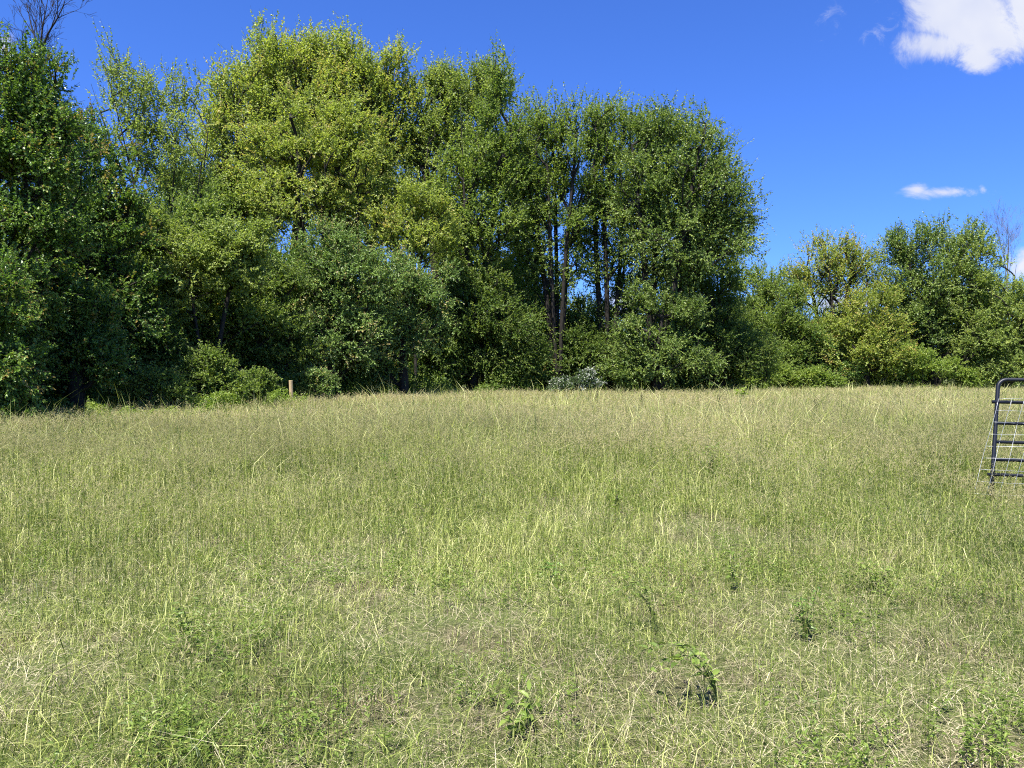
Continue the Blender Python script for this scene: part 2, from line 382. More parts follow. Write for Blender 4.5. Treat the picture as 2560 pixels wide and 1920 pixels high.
tree('airy_tree', 'open airy pale leaved tree with dark forked stems and sky between its twigs', 'tree', 420, 33,
     [(330, 240, 80, 90), (300, 180, 40, 60), (400, 300, 110, 110), (460, 260, 60, 80), (350, 400, 110, 110), (440, 440, 100, 120), (270, 300, 40, 70), (400, 580, 130, 90)],
     'spring', 250, 5, 10, .7, .105, stems=5, spread=1.1, seed=6, base_px=450, rmax=.10, climb=.9, up=.8)
tree('yellow_oak_tree', 'tallest tree, yellow green crown reaching the top of the photo', 'tree', 700, 46,
     [(690, 180, 100, 95), (640, 290, 120, 140), (740, 280, 120, 170), (570, 270, 60, 90), (550, 420, 90, 150), (680, 480, 150, 130), (800, 170, 60, 70), (670, 115, 30, 40)],
     'yellow', 640, 6, 11, 1.0, .15, stems=3, spread=1.3, seed=7, climb=.95, up=.9)
tree('yellow_oak_tree', 'yellow green tree just right of the tallest one, broad upright twigs', 'tree', 880, 47,
     [(860, 170, 80, 75), (930, 220, 80, 90), (870, 290, 130, 140), (980, 280, 70, 110), (880, 450, 140, 130), (1010, 190, 50, 60), (800, 200, 60, 90)],
     'yellow', 560, 6, 11, 1.0, .15, stems=3, spread=1.2, seed=8, climb=.95, up=.9)
tree('flowering_maple_tree', 'golden yellow tree standing in front of the tallest tree at mid height', 'tree', 790, 41,
     [(780, 330, 120, 100), (850, 420, 130, 100), (700, 430, 90, 90), (900, 330, 70, 70), (780, 520, 140, 80), (640, 360, 60, 60)],
     'yellow', 420, 6, 12, .7, .12, stems=2, spread=.8, seed=9, up=.3)
tree('young_oak_tree', 'pale yellow small crown with pinkish tips, in front of the dark gap with leaning trunks', 'tree', 1040, 40,
     [(1060, 510, 80, 60), (1110, 560, 50, 45), (990, 560, 70, 60), (1050, 610, 90, 50)],
     'yellow', 150, 6, 12, .6, .115, seed=10, rmax=.14)
tree('tall_ash_tree', 'green feathery tree on the right shoulder of the tall yellow crowns', 'tree', 1120, 48,
     [(1090, 210, 60, 60), (1120, 300, 90, 100), (1180, 250, 70, 80), (1060, 360, 80, 90), (1150, 420, 110, 90), (1230, 240, 55, 70)],
     'spring', 430, 6, 11, .95, .14, stems=2, spread=1.0, seed=11, climb=.9, up=.9)
tree('tall_ash_tree', 'green tree with dark limbs showing against cloud, beside the long slope of crowns', 'tree', 1180, 44,
     [(1250, 220, 48, 55), (1240, 330, 70, 90), (1200, 420, 90, 80), (1130, 500, 60, 70), (1210, 560, 110, 90), (1150, 660, 90, 90), (1260, 440, 60, 80)],
     'mid', 330, 6, 11, .9, .14, stems=2, spread=.9, seed=12, climb=.85, up=.8)
tree('multi_stem_tree', 'tree with a bundle of bare dark trunks visible above the undergrowth in the middle', 'tree', 1395, 46,
     [(1330, 330, 70, 70), (1420, 330, 90, 60), (1380, 420, 110, 90), (1500, 340, 60, 80), (1320, 480, 80, 80), (1440, 480, 80, 80), (1400, 570, 100, 60), (1300, 600, 60, 50), (1330, 690, 55, 50), (1440, 690, 60, 45), (1380, 640, 60, 50)],
     'mid', 340, 6, 11, .9, .135, stems=5, spread=1.0, seed=13, climb=1.1, rmax=.21, up=.8)
tree('slender_tree', 'slim green tree with thin trunks between the bundled trunks and the great right crown', 'tree', 1520, 47,
     [(1510, 330, 70, 60), (1560, 320, 50, 50), (1540, 420, 80, 90), (1500, 520, 70, 70), (1570, 560, 70, 80), (1530, 640, 60, 50), (1500, 690, 45, 45), (1590, 690, 40, 50), (1470, 620, 50, 50)],
     'mid', 260, 6, 11, .9, .13, stems=3, spread=.7, seed=14, climb=1.1, rmax=.2, up=.8)
tree('great_maple_tree', 'great rounded green crown with its whole right side against the sky', 'tree', 1640, 45,
     [(1640, 340, 80, 65), (1730, 380, 90, 90), (1620, 320, 35, 55), (1690, 480, 150, 110), (1790, 480, 70, 110), (1820, 580, 60, 80), (1700, 620, 150, 90), (1840, 540, 40, 60), (1600, 500, 80, 120)],
     'bluish', 640, 6, 11, .9, .135, stems=4, spread=1.4, seed=15, climb=.75, up=.5)
tree('round_tree', 'rounded dark green tree below the right side of the great crown', 'tree', 1900, 62,
     [(1895, 730, 85, 70), (1940, 790, 70, 80), (1850, 800, 80, 80), (1900, 860, 110, 80)], 'mid', 300, 6, 12, 1.0, .15, seed=16)
tree('bronze_tree', 'golden bronze tree with a thin see through top, right of the round tree', 'tree', 2080, 60,
     [(2050, 680, 80, 75), (2130, 700, 80, 90), (2000, 720, 45, 60), (2110, 640, 50, 40), (2060, 620, 30, 30)],
     'rust', 230, 5, 10, 1.0, .14, stems=3, spread=.9, seed=17, climb=.8, up=.8)
tree('bronze_tree', 'low broad orange tinged tree in front of the see through bronze one', 'tree', 2170, 57,
     [(2160, 790, 90, 80), (2220, 820, 60, 80), (2100, 860, 100, 80), (2180, 890, 110, 60)], 'rust', 300, 6, 12, .85, .14, seed=18)
tree('spreading_tree', 'green tree with raised upright shoots under the small long cloud', 'tree', 2340, 60,
     [(2300, 620, 75, 60), (2400, 620, 65, 70), (2250, 660, 60, 70), (2330, 720, 130, 80), (2280, 800, 90, 90), (2400, 800, 90, 90)],
     'bluish', 480, 6, 11, .95, .15, stems=2, spread=1.0, seed=19, up=.8)
tree('spreading_tree', 'bright green tree at the right edge above the gate', 'tree', 2510, 58,
     [(2450, 670, 60, 60), (2520, 760, 80, 70), (2450, 790, 80, 90), (2560, 830, 110, 100), (2480, 880, 110, 70), (2650, 840, 100, 100)],
     'spring', 460, 6, 12, .85, .14, seed=20)

tree('back_row_tree', 'green crown filling the sky gap behind the bundled trunks', 'tree', 1330, 55,
     [(1310, 420, 80, 110), (1330, 560, 80, 80), (1280, 690, 80, 80)], 'mid', 230, 6, 11, 1.1, .16, stems=2, seed=91, up=.75)
tree('back_row_tree', 'green crown behind the slender tree and the left of the great right crown', 'tree', 1620, 56,
     [(1630, 420, 80, 110), (1700, 560, 90, 110), (1680, 700, 70, 60), (1780, 620, 80, 110)], 'mid', 280, 6, 11, 1.1, .16, stems=2, seed=92, up=.75)
tree('back_row_tree', 'green crown behind the pale small crown and the silvery trees', 'tree', 1000, 55,
     [(960, 470, 100, 110), (1060, 560, 110, 110), (900, 600, 90, 90), (1150, 620, 90, 90)], 'spring', 360, 6, 11, 1.1, .16, stems=2, seed=93, up=.75)
tree('back_row_tree', 'green crown behind the young maple, under the airy tree', 'tree', 520, 45,
     [(480, 520, 110, 100), (600, 560, 90, 100), (400, 600, 80, 90)], 'mid', 330, 6, 11, .9, .14, stems=2, seed=94, up=.75)
tree('back_row_tree', 'green crown low behind the gate side trees at the right', 'tree', 2420, 66,
     [(2400, 760, 110, 90), (2280, 800, 90, 80), (2520, 800, 90, 80), (2150, 840, 110, 60)], 'mid', 340, 6, 11, 1.1, .17, stems=2, seed=95)

# --- smaller trees and tall shrubs in front of them
tree('young_maple_tree', 'sunlit yellow green maple with level branches over a dark trunk, left of the post', 'tree', 520, 27.5,
     [(430, 590, 100, 55), (540, 640, 110, 70), (620, 690, 60, 50), (480, 720, 90, 60), (370, 600, 50, 40), (600, 610, 60, 50), (640, 600, 50, 50)],
     'spring', 260, 6, 12, .45, .10, seed=21, rmax=.10, stems=3, spread=.5, climb=.35, flat=.75, up=.35)
tree('olive_tree', 'large grey green silvery leaved tree drooping to the grass right of the post', 'tree', 820, 34,
     [(830, 640, 100, 80), (780, 740, 90, 110), (900, 720, 100, 110), (850, 850, 130, 100), (760, 880, 80, 80)],
     'grey', 520, 7, 12, .55, .09, seed=22, climb=.4)
tree('olive_tree', 'smaller grey green silvery tree reaching out to the right of the larger one', 'tree', 1010, 36,
     [(1010, 700, 80, 60), (1080, 740, 60, 50), (1040, 800, 90, 80), (970, 860, 90, 90), (1120, 690, 30, 25)],
     'grey', 330, 7, 12, .5, .09, seed=23, climb=.4)
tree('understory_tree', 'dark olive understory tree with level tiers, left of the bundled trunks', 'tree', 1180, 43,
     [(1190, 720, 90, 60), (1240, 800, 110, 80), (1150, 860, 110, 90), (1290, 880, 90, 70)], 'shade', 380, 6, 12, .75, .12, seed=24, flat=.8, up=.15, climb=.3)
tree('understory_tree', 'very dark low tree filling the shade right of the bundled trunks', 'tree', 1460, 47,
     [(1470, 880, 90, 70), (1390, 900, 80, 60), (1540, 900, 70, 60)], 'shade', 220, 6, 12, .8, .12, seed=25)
tree('young_ash_tree', 'fresh green young tree with drooping sprays in front of the great right crown', 'tree', 1640, 43,
     [(1600, 760, 50, 50), (1590, 850, 60, 60), (1700, 800, 60, 80), (1650, 900, 90, 50), (1740, 900, 60, 50), (1560, 920, 50, 30)], 'bluish', 260, 6, 12, .65, .115, seed=26, climb=.4)
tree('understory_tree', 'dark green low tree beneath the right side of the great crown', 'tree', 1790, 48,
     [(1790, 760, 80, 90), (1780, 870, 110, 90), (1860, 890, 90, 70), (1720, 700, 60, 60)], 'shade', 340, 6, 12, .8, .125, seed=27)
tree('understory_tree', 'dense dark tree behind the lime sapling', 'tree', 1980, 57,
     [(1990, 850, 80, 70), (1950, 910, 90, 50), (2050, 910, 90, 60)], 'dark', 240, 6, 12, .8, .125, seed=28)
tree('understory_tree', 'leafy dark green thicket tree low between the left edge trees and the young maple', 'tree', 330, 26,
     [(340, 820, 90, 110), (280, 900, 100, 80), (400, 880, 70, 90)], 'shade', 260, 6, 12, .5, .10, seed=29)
tree('understory_tree', 'shaded thicket tree with a slanting limb behind the wooden post', 'tree', 680, 31,
     [(640, 800, 80, 90), (700, 880, 70, 80), (600, 900, 80, 70), (700, 700, 50, 70)], 'shade', 260, 6, 12, .55, .10, seed=30)
tree('hedge_tree', 'leafy tree left of the young maple with glinting leaves at eye level', 'tree', 190, 21.5,
     [(200, 830, 70, 90), (150, 900, 80, 80), (230, 780, 50, 60), (250, 900, 60, 60)], 'dark', 240, 6, 12, .4, .085, seed=31)

# --- shrubs
def shrub(label, px, Z, blobs, leaf, seed, n=70, ls=.08, name='shrub', group=None, cat='shrub', nleaf=11, up=.5, slen=.35):
    return tree(name, label, cat, px, Z, blobs, leaf, n, 6, nleaf, slen, ls, stems=3, spread=.25, seed=seed, rmax=.035, group=group, up=up, twigs=True)
shrub('rounded light green bush at the wood edge below the young maple', 525, 24.5, [(520, 930, 55, 55), (480, 965, 45, 35), (565, 960, 60, 45)], 'mid', 41, 110)
shrub('small bright bush left of the wooden post', 640, 26.5, [(640, 965, 35, 30), (610, 980, 30, 20)], 'mid', 42, 60)
shrub('bush covered in white blossom at the foot of the bundled trunks', 1440, 42, [(1430, 965, 45, 28), (1465, 955, 35, 28), (1400, 970, 30, 18)], 'white', 43, 130, .09, 'flowering_shrub')
shrub('lime green sapling at the dark wood edge right of the great crown', 1915, 53, [(1915, 905, 30, 40), (1930, 935, 38, 35), (1900, 950, 30, 25)], 'lime', 44, 90, .12, 'sapling', slen=.5)
shrub('low lime green bush right of the lime sapling', 2030, 53.5, [(2025, 945, 42, 24), (2065, 955, 35, 18)], 'lime', 45, 80, .12, slen=.5)
shrub('broad light green bush below the two green right hand trees', 2300, 56, [(2280, 900, 60, 40), (2340, 920, 60, 35), (2250, 930, 40, 30)], 'lime', 46, 110, .12, slen=.5)
shrub('small pale sapling against the dark hedge near the gate', 2425, 57, [(2425, 945, 22, 28), (2440, 955, 22, 16)], 'lime', 47, 50, .11, 'sapling', slen=.45)
shrub('bright leafy bush behind the top of the gate', 2530, 58, [(2530, 900, 60, 40), (2500, 935, 50, 25)], 'spring', 48, 100, .12, slen=.5)
shrub('small bushy sprig at the foot of the silvery trees beside the post', 800, 29.5, [(790, 945, 28, 18), (815, 960, 22, 16)], 'grey', 49, 46, .075)
shrub('low weedy bush left below the young maple', 400, 22.5, [(390, 960, 50, 28), (350, 985, 50, 18), (440, 985, 40, 16)], 'mid', 50, 80, .075)
shrub('grey leaved low bush under the great right crown', 1590, 42.5, [(1590, 930, 40, 35), (1560, 950, 35, 20)], 'bluish', 51, 80, .1)

# --- dead trees
def bare_tree(label, px, Z, topy, splity, spread_px, seed, bark=None):
    """dead tree: straight tapering limbs forking into fine twigs; topy and splity are the rows of its tip and of its first fork"""
    rs = np.random.RandomState(seed); b = P3(px, HY, Z); bx, by = b[0], Z; bz = gh(bx, by)
    Ht, Hs = P3(px, topy, Z)[2] - bz, P3(px, splity, Z)[2] - bz; S = [] 
    def limb(p, d, L, r, dep):
        nseg = 5; q = p; seg = []
        for i in range(nseg):
            d = nrm(d + rs.normal(0, .07, 3) + np.array([0, 0, .03])); q2 = q + d * L / nseg; r2 = r * (1 - .11 * (i + 1) / 1.3)
            S.append((q, q2 + d * .01, r, r2)); seg.append((q2, d, r2)); q = q2; r = r2
        if dep == 0: return
        for k in range(rs.randint(4, 7)):
            c = seg[rs.randint(1, nseg)]; a = nrm(rs.normal(size=3)); side = nrm(a - c[1] * np.dot(a, c[1])); th = rs.uniform(.35, .85)
            limb(c[0], nrm(c[1] * math.cos(th) + side * math.sin(th) * np.array([1, .7, 1]) + np.array([0, 0, .12])), L * rs.uniform(.42, .68), c[2] * .62, dep - 1)
    n = 10; r0 = .12; pts = [np.array([.05 * math.sin(i * .8), 0, -.1 + Hs * i / n]) for i in range(n + 1)]
    for i in range(n): S.append((pts[i], pts[i + 1], r0 * (1 - .07 * i), r0 * (1 - .07 * (i + 1))))
    L = (Ht - Hs); w = spread_px / F * Z
    for k in range(5):
        t = (k + .5) / 5 * 2 - 1; limb(pts[-1 - (k % 2)], nrm(np.array([t * w, rs.uniform(-.4, .4) * w, L * 1.0])), L * rs.uniform(.75, 1.05), .034, 3)
    P0 = np.array([q[0] for q in S]); P1 = np.array([q[1] for q in S]); R0 = np.maximum(np.array([q[2] for q in S]), .004); R1 = np.maximum(np.array([q[3] for q in S]), .0035)
    V, Q = frusta(P0, P1, R0, R1, 5)
    root = empty('bare_tree', (bx, by, bz)); tag(root, label, 'tree')
    link('trunk', raw_mesh('trunk', V, Q=Q, mat=bark or BARK, smooth=True), root)
bare_tree('leafless dead tree with thin forked twigs at the top left corner', 100, 24, -40, 130, 80, 61)
bare_tree('leafless grey treetop sticking up at the right edge', 2515, 61, 575, 680, 40, 62, bark=BARK_PALE)

# --- the wood behind: copies of a few tree shapes
def copy_tree(root, loc, rz, sc, label, group):
    c = root.copy(); COL.objects.link(c); c.location = loc; c.rotation_euler = (0, 0, rz); c.scale = (sc, sc, sc * random.uniform(.92, 1.08))
    c['label'] = label; c['group'] = group
    for ch in list(root.children):
        d = ch.copy(); COL.objects.link(d); d.parent = c
    return c
random.seed(5)
G = 'trees deep in the shade behind the front row'
protos = []
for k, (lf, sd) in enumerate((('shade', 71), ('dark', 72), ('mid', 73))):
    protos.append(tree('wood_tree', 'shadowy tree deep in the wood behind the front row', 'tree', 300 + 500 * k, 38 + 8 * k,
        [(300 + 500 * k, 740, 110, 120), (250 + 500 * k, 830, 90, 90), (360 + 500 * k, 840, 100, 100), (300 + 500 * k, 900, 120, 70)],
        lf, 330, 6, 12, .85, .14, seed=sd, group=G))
spots = []
for b in np.linspace(-.86, .80, 27):
    z0 = float(edge_z(b)); spots.append((b, z0 + random.uniform(4.5, 8)))
    spots.append((b + random.uniform(-.02, .02), z0 + random.uniform(10, 16)))
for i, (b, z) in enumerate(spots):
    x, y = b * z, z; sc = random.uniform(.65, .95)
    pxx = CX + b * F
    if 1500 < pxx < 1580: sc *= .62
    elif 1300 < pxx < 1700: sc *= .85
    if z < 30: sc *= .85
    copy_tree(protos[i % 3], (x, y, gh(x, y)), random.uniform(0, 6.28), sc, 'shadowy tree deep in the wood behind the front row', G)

# ------------------------------------------------------------------ undergrowth along the wood edge
def undergrowth(name, label, mat, n, b0, b1, off0, off1, hmax, ls, seed, patch=.45):
    rs = np.random.RandomState(seed); b = rs.uniform(b0, b1, n); z = edge_z(b) + rs.uniform(off0, off1, n); x = b * z
    h = np.clip(vnoise(x, z, 1.8, seed, 3) * 2 - .55, .05, 1) * hmax
    k = vnoise(x, z, 2.5, seed + 3, 2) > patch; x, z, h = x[k], z[k], h[k]; m = len(x)
    zz = ground_h(x, z) + h * rs.rand(m) ** .5
    P = np.stack([x, z, zz], -1); ax = nrm(rs.normal(0, 1, (m, 3))); no = nrm(rs.normal(0, .5, (m, 3)) + np.array([0, -.1, .6]))
    L = ls * rs.uniform(.6, 1.3, m)
    V, T, tt = leaf_faces(P, ax, no, L, L * .6, rs, np.clip(rs.beta(2, 2, m) + (vnoise(x, z, .8, seed + 5) - .5) * .6, 0, 1))
    tag(link(name, raw_mesh(name, V, T=T, mat=mat, tint=tt)), label, 'undergrowth', kind='stuff')
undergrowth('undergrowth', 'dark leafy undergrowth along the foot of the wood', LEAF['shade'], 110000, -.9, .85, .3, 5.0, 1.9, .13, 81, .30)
undergrowth('ground_cover', 'bright green vines and weeds in front of the wood left of the post', LEAF['lime'], 46000, -.56, -.27, -3.0, -.2, 1.15, .075, 82, .42)
undergrowth('edge_weeds', 'ragged leafy weeds where the meadow meets the wood in the middle', LEAF['mid'], 15000, -.30, .30, -1.6, 1.2, 1.0, .09, 84, .58)
undergrowth('weeds', 'light green weeds at the far right edge of the meadow', LEAF['spring'], 16000, .28, .72, -2.2, .6, 1.0, .11, 83, .5)

# ------------------------------------------------------------------ meadow grass
GRASS = ramp_mat('grass_blades', [(0, (.050, .080, .018)), (.3, (.165, .220, .042)), (.6, (.370, .420, .100)), (1, (.72, .71, .32))], .45, .4, .30, (1.1, 1.15, .6))
DRY = ramp_mat('dry_grass', [(0, (.05, .04, .03)), (.45, (.27, .23, .14)), (1, (.68, .62, .40))], .7, .2, .15, (1, 1, .9))
SEED = ramp_mat('seed_heads', [(0, (.27, .26, .12)), (.5, (.41, .39, .19)), (1, (.62, .53, .31))], .6, .25, .55, (1, 1, .8))

def scatter(rs, n, z0, z1, power, margin=.0):
    """ground points inside the seen wedge (a little wider), density falling with distance"""
    u = rs.rand(n); a = 1 - power
    r = (z0 ** (2 - power) + u * (z1 ** (2 - power) - z0 ** (2 - power))) ** (1 / (2 - power)) if abs(power - 2) > 1e-3 else z0 * (z1 / z0) ** u
    x = rs.uniform(-1, 1, n) * (.80 * r + 4.5); y = r
    ok = y < edge_z(x / y) + .8 - margin
    return x[ok], y[ok]

def ribbons(rs, x, y, h, w, lean, tint, z_off=0.0, az=None, bend=.5):
    """grass blades: two-segment ribbons curving over"""
    n = len(x); az = rs.rand(n) * 2 * np.pi if az is None else az
    d = np.stack([np.cos(az), np.sin(az), np.zeros(n)], -1)
    fa = rs.rand(n) * np.pi; s = np.stack([np.cos(fa), np.sin(fa), np.zeros(n)], -1) * (w / 2)[:, None]
    B = np.stack([x, y, ground_h(x, y) - .01 + z_off], -1)
    up = np.array([0, 0, 1.])
    M = B + up * (h * .6)[:, None] + d * (lean * h * (1 - bend) * .5)[:, None]
    Tt = B + up * (h * (1 - .25 * np.minimum(lean, 1.5)))[:, None] + d * (lean * h)[:, None]
    V = np.stack([B - s, B + s, M + s * .8, M - s * .8, Tt], 1).reshape(-1, 3); k = np.arange(n) * 5
    Q = np.stack([k, k + 1, k + 2, k + 3], -1); T = np.stack([k + 3, k + 2, k + 4], -1)
    return V, T, Q, np.concatenate([tint, tint]), Tt, d

def lod(y): return np.maximum(1.0, y / 4.5)
rs = np.random.RandomState(11)
def patch_tint(x, y, seed=21): return (vnoise(x, y, 2.6, seed, 3) - .5) * .7 + (vnoise(x, y, .5, seed + 1, 2) - .5) * .35

# low leafy blades
x, y = scatter(rs, 1650000, 2.3, 66, 1.36)
tall = np.clip((y - 5) / 9, 0, 1)
dens = vnoise(x, y, 1.1, 31, 3) + .12 * tall
k = dens > rs.uniform(.16, .60, len(x)); x, y, tall = x[k], y[k], tall[k]; n = len(x)
nearf = 1 - .72 * np.exp(-(((x - 6.6) / 1.7) ** 4 + ((y - 8.2) / 1.1) ** 4))
h = nearf * rs.gamma(3.2, 1 / 3.2, n) * (.085 + .27 * tall) * (.75 + .5 * vnoise(x, y, 2.2, 33, 2))
w = rs.uniform(.0018, .0048, n) * lod(y) ** .80
ti = np.clip(.54 + patch_tint(x, y) - .03 + rs.normal(0, .30, n), 0, 1); ti = np.where(rs.rand(n) < .2, ti * .25, ti)
V, T, Q, tt, _, _ = ribbons(rs, x, y, h, w, rs.uniform(.1, 2.0, n) * (1 - .62 * tall), ti)
tag(link('meadow_grass', raw_mesh('meadow_grass', V, T=T, Q=Q, mat=GRASS, tint=tt)), 'green and yellow green grass covering the whole meadow', 'grass', kind='stuff')

# dry thatch lying low
x, y = scatter(rs, 560000, 2.3, 40, 1.5)
k = (1 - vnoise(x, y, 1.1, 31, 3)) > rs.uniform(.10, .62, len(x)); x, y = x[k], y[k]; n = len(x)
h = rs.uniform(.012, .085, n); w = rs.uniform(.0018, .004, n) * lod(y) ** .7
V, T, Q, tt, _, _ = ribbons(rs, x, y, h, w, rs.uniform(.8, 4.5, n), np.clip(rs.beta(2, 2, n) + patch_tint(x, y, 51) * .4, 0, 1), bend=.2)
tag(link('dry_thatch', raw_mesh('dry_thatch', V, T=T, Q=Q, mat=DRY, tint=tt)), 'pale dry dead grass lying between the green blades', 'dead grass', kind='stuff')

# tall flowering stems with open seed heads
x, y = scatter(rs, 240000, 2.4, 68, 1.15)
keep = np.clip((y - 0) / 13, .2, 1) * np.clip(vnoise(x, y, 1.6, 37, 3) * 1.9 - .25, 0, 1.2)
k = rs.rand(len(x)) < keep; x, y = x[k], y[k]; n = len(x)
nearf = 1 - .72 * np.exp(-(((x - 6.6) / 1.7) ** 4 + ((y - 8.2) / 1.1) ** 4))
h = nearf * rs.normal(.60, .10, n) * (.82 + .36 * vnoise(x, y, 5.5, 35, 2)) * np.clip(.72 + y / 40, .7, 1.0)
w = rs.uniform(.0016, .0026, n) * lod(y)
ti = np.clip(.20 + .22 * np.clip((y - 8) / 20, 0, 1) + patch_tint(x, y) * .7 + rs.normal(0, .2, n), 0, 1)
V, T, Q, tt, tip, d = ribbons(rs, x, y, h, w, np.abs(rs.normal(.12, .12, n)), ti, bend=.6)
tag(link('tall_grass_stems', raw_mesh('tall_grass_stems', V, T=T, Q=Q, mat=GRASS, tint=tt)), 'thin upright flowering grass stems standing over the meadow', 'grass', kind='stuff')
ns = 12; m = n * ns; Tx = np.repeat(tip, ns, 0); dx = np.repeat(d, ns, 0); f = np.tile(np.arange(ns), n) / ns
hh = np.repeat(h, ns); ly = np.repeat(lod(y), ns)
P = Tx - np.array([0, 0, 1.]) * (f * .22 * hh)[:, None]
a = rs.rand(m) * 2 * np.pi; spr = rs.uniform(.012, .05, m) * (.5 + f)
P = P + np.stack([np.cos(a) * spr, np.sin(a) * spr, rs.uniform(-.01, .03, m)], -1)
ax = nrm(np.stack([np.cos(a), np.sin(a), rs.uniform(.1, 1.6, m)], -1) + dx * .3)
L = rs.uniform(.018, .042, m) * np.clip(ly ** .35, 1, 2); W = rs.uniform(.0018, .0038, m) * ly ** .85
V, T, tt = leaf_faces(P, ax, nrm(rs.normal(0, 1, (m, 3))), L, W, rs, np.clip(rs.beta(2, 2, m) + np.repeat((vnoise(x, y, 4.5, 61, 3) - .5) * .9 + .30 * np.clip((y - 14) / 14, 0, 1), ns), 0, 1), fold=.05)
tag(link('seed_heads', raw_mesh('seed_heads', V, T=T, mat=SEED, tint=tt)), 'tan seed heads hazing the tops of the tall grass', 'grass', kind='stuff')

# long bleached stalks leaning and lying through the near grass
x, y = scatter(rs, 3600, 2.4, 24, 1.0); n = len(x)
V, T, Q, tt, _, _ = ribbons(rs, x, y, rs.uniform(.06, .40, n), rs.uniform(.0018, .003, n) * lod(y) ** .8, rs.uniform(.3, 2.6, n), np.clip(rs.beta(3, 1.6, n), 0, 1), bend=.5)
tag(link('dry_stalks', raw_mesh('dry_stalks', V, T=T, Q=Q, mat=DRY, tint=tt)), 'long bleached stalks leaning through the near grass', 'dead grass', kind='stuff')

# small broad leaved weeds among the grass
x, y = scatter(rs, 56000, 2.4, 40, 1.3); n0 = len(x)
k = vnoise(x, y, .7, 91, 3) > .57; x, y = x[k], y[k]; n0 = len(x); nl = 14; n = n0 * nl
hz = np.repeat(rs.uniform(.04, .24, n0), nl) * np.tile(np.arange(nl) / nl, n0) + .03
a = rs.rand(n) * 2 * np.pi
P = np.stack([np.repeat(x, nl) + rs.normal(0, .012, n), np.repeat(y, nl) + rs.normal(0, .012, n), np.repeat(ground_h(x, y), nl) + hz], -1)
ax = nrm(np.stack([np.cos(a), np.sin(a), rs.uniform(-.1, .9, n)], -1)); L = rs.uniform(.014, .034, n)
V, T, tt = leaf_faces(P, ax, nrm(rs.normal(0, .4, (n, 3)) + np.array([0, 0, 1.])), L, L * .42, rs, np.clip(rs.beta(2, 2, n), 0, 1))
tag(link('small_weeds', raw_mesh('small_weeds', V, T=T, mat=LEAF['mid'], tint=tt)), 'small broad leaved weeds scattered through the grass', 'weeds', kind='stuff')

# ------------------------------------------------------------------ single weeds and saplings in the meadow
def weed(name, label, px, py, height, width, leaf, lsz, nst, nlf, seed, lean=(0, 0), group=None, arch=.0, wr=.42, red=False, cat='plant'):
    """leafy stems rising from the ground point seen at (px, py)"""
    rs = np.random.RandomState(seed); Z = EYE * F / (py - HY); x = (px - CX) / F * Z; zb = gh(x, Z)
    root = empty(name, (x, Z, zb)); tag(root, label, cat, group)
    P0s, P1s, r0s, r1s, LP, LA = [], [], [], [], [], []
    for s in range(nst):
        a = rs.rand() * 6.28; out = rs.uniform(.2, 1) * width / 2; H = height * rs.uniform(.65, 1.0)
        dx, dy = math.cos(a) * out + lean[0], math.sin(a) * out + lean[1]
        pts = [np.array([dx * t ** 1.5, dy * t ** 1.5, H * (t if not arch else math.sin(t * (1.57 + arch)) / 1.0)]) for t in np.linspace(0, 1, 9)]
        for i in range(8):
            P0s.append(pts[i]); P1s.append(pts[i + 1]); r0s.append(.0038 * (1 - i / 11)); r1s.append(.0038 * (1 - (i + 1) / 11))
        for j in range(nlf):
            t = .18 + .82 * (j + rs.rand() * .5) / nlf; ii = min(7, int(t * 8)); q = pts[ii] + (pts[ii + 1] - pts[ii]) * (t * 8 - ii if t < 1 else 1)
            b = rs.rand() * 6.28; LP.append(q); LA.append((math.cos(b), math.sin(b), rs.uniform(-.25, .6)))
    V, Q = frusta(np.array(P0s), np.array(P1s), np.array(r0s), np.array(r1s), 5)
    link('stem', raw_mesh('stem', V, Q=Q, mat=STEM_RED if red else STEM, smooth=True), root)
    LP, LA = np.array(LP), nrm(np.array(LA)); n = len(LP); L = lsz * rs.uniform(.6, 1.15, n); W = L * wr
    # six-point leaves
    no = nrm(rs.normal(0, .3, (n, 3)) + np.array([0, 0, 1.])); sd = nrm(np.cross(no, LA)); nn = np.cross(LA, sd)
    L_, W_ = L[:, None], W[:, None]
    c = [LP, LP + LA * L_ * .3 + sd * W_ * .45 + nn * W_ * .15, LP + LA * L_ * .65 + sd * W_ * .38 + nn * W_ * .08, LP + LA * L_ - nn * L_ * .18,
         LP + LA * L_ * .65 - sd * W_ * .38 + nn * W_ * .08, LP + LA * L_ * .3 - sd * W_ * .45 + nn * W_ * .15, LP + LA * L_ * .35, LP + LA * L_ * .7 - nn * L_ * .05]
    V = np.stack(c, 1).reshape(-1, 3); k = (np.arange(n) * 8)[:, None]
    T = np.concatenate([k + np.array([[0, 1, 6]]), k + np.array([[0, 6, 5]]), k + np.array([[2, 3, 7]]), k + np.array([[7, 3, 4]])])
    Q = np.concatenate([k + np.array([[1, 2, 7, 6]]), k + np.array([[6, 7, 4, 5]])])
    ti = np.clip(rs.beta(2, 2, n), 0, 1)
    link('leaves', raw_mesh('leaves', V, T=T, Q=Q, mat=LEAF[leaf], tint=np.tile(ti, 6)), root)
    return root
STEM = bark_mat('green_stem', (.07, .10, .03), (.13, .16, .05)); STEM_RED = bark_mat('reddish_stem', (.14, .05, .035), (.22, .12, .06))
weed('cherry_seedling', 'arching thin stemmed seedling with drooping oval leaves, right of centre in the foreground', 1800, 1800, .34, .40, 'mid', .06, 6, 10, 101, lean=(-.2, .02), arch=.7)
weed('bramble', 'dark small leaved bramble leaning left in the near grass behind the oval leaved seedling', 1640, 1600, .40, .34, 'mid', .035, 8, 16, 102, lean=(-.2, .0), arch=.6)
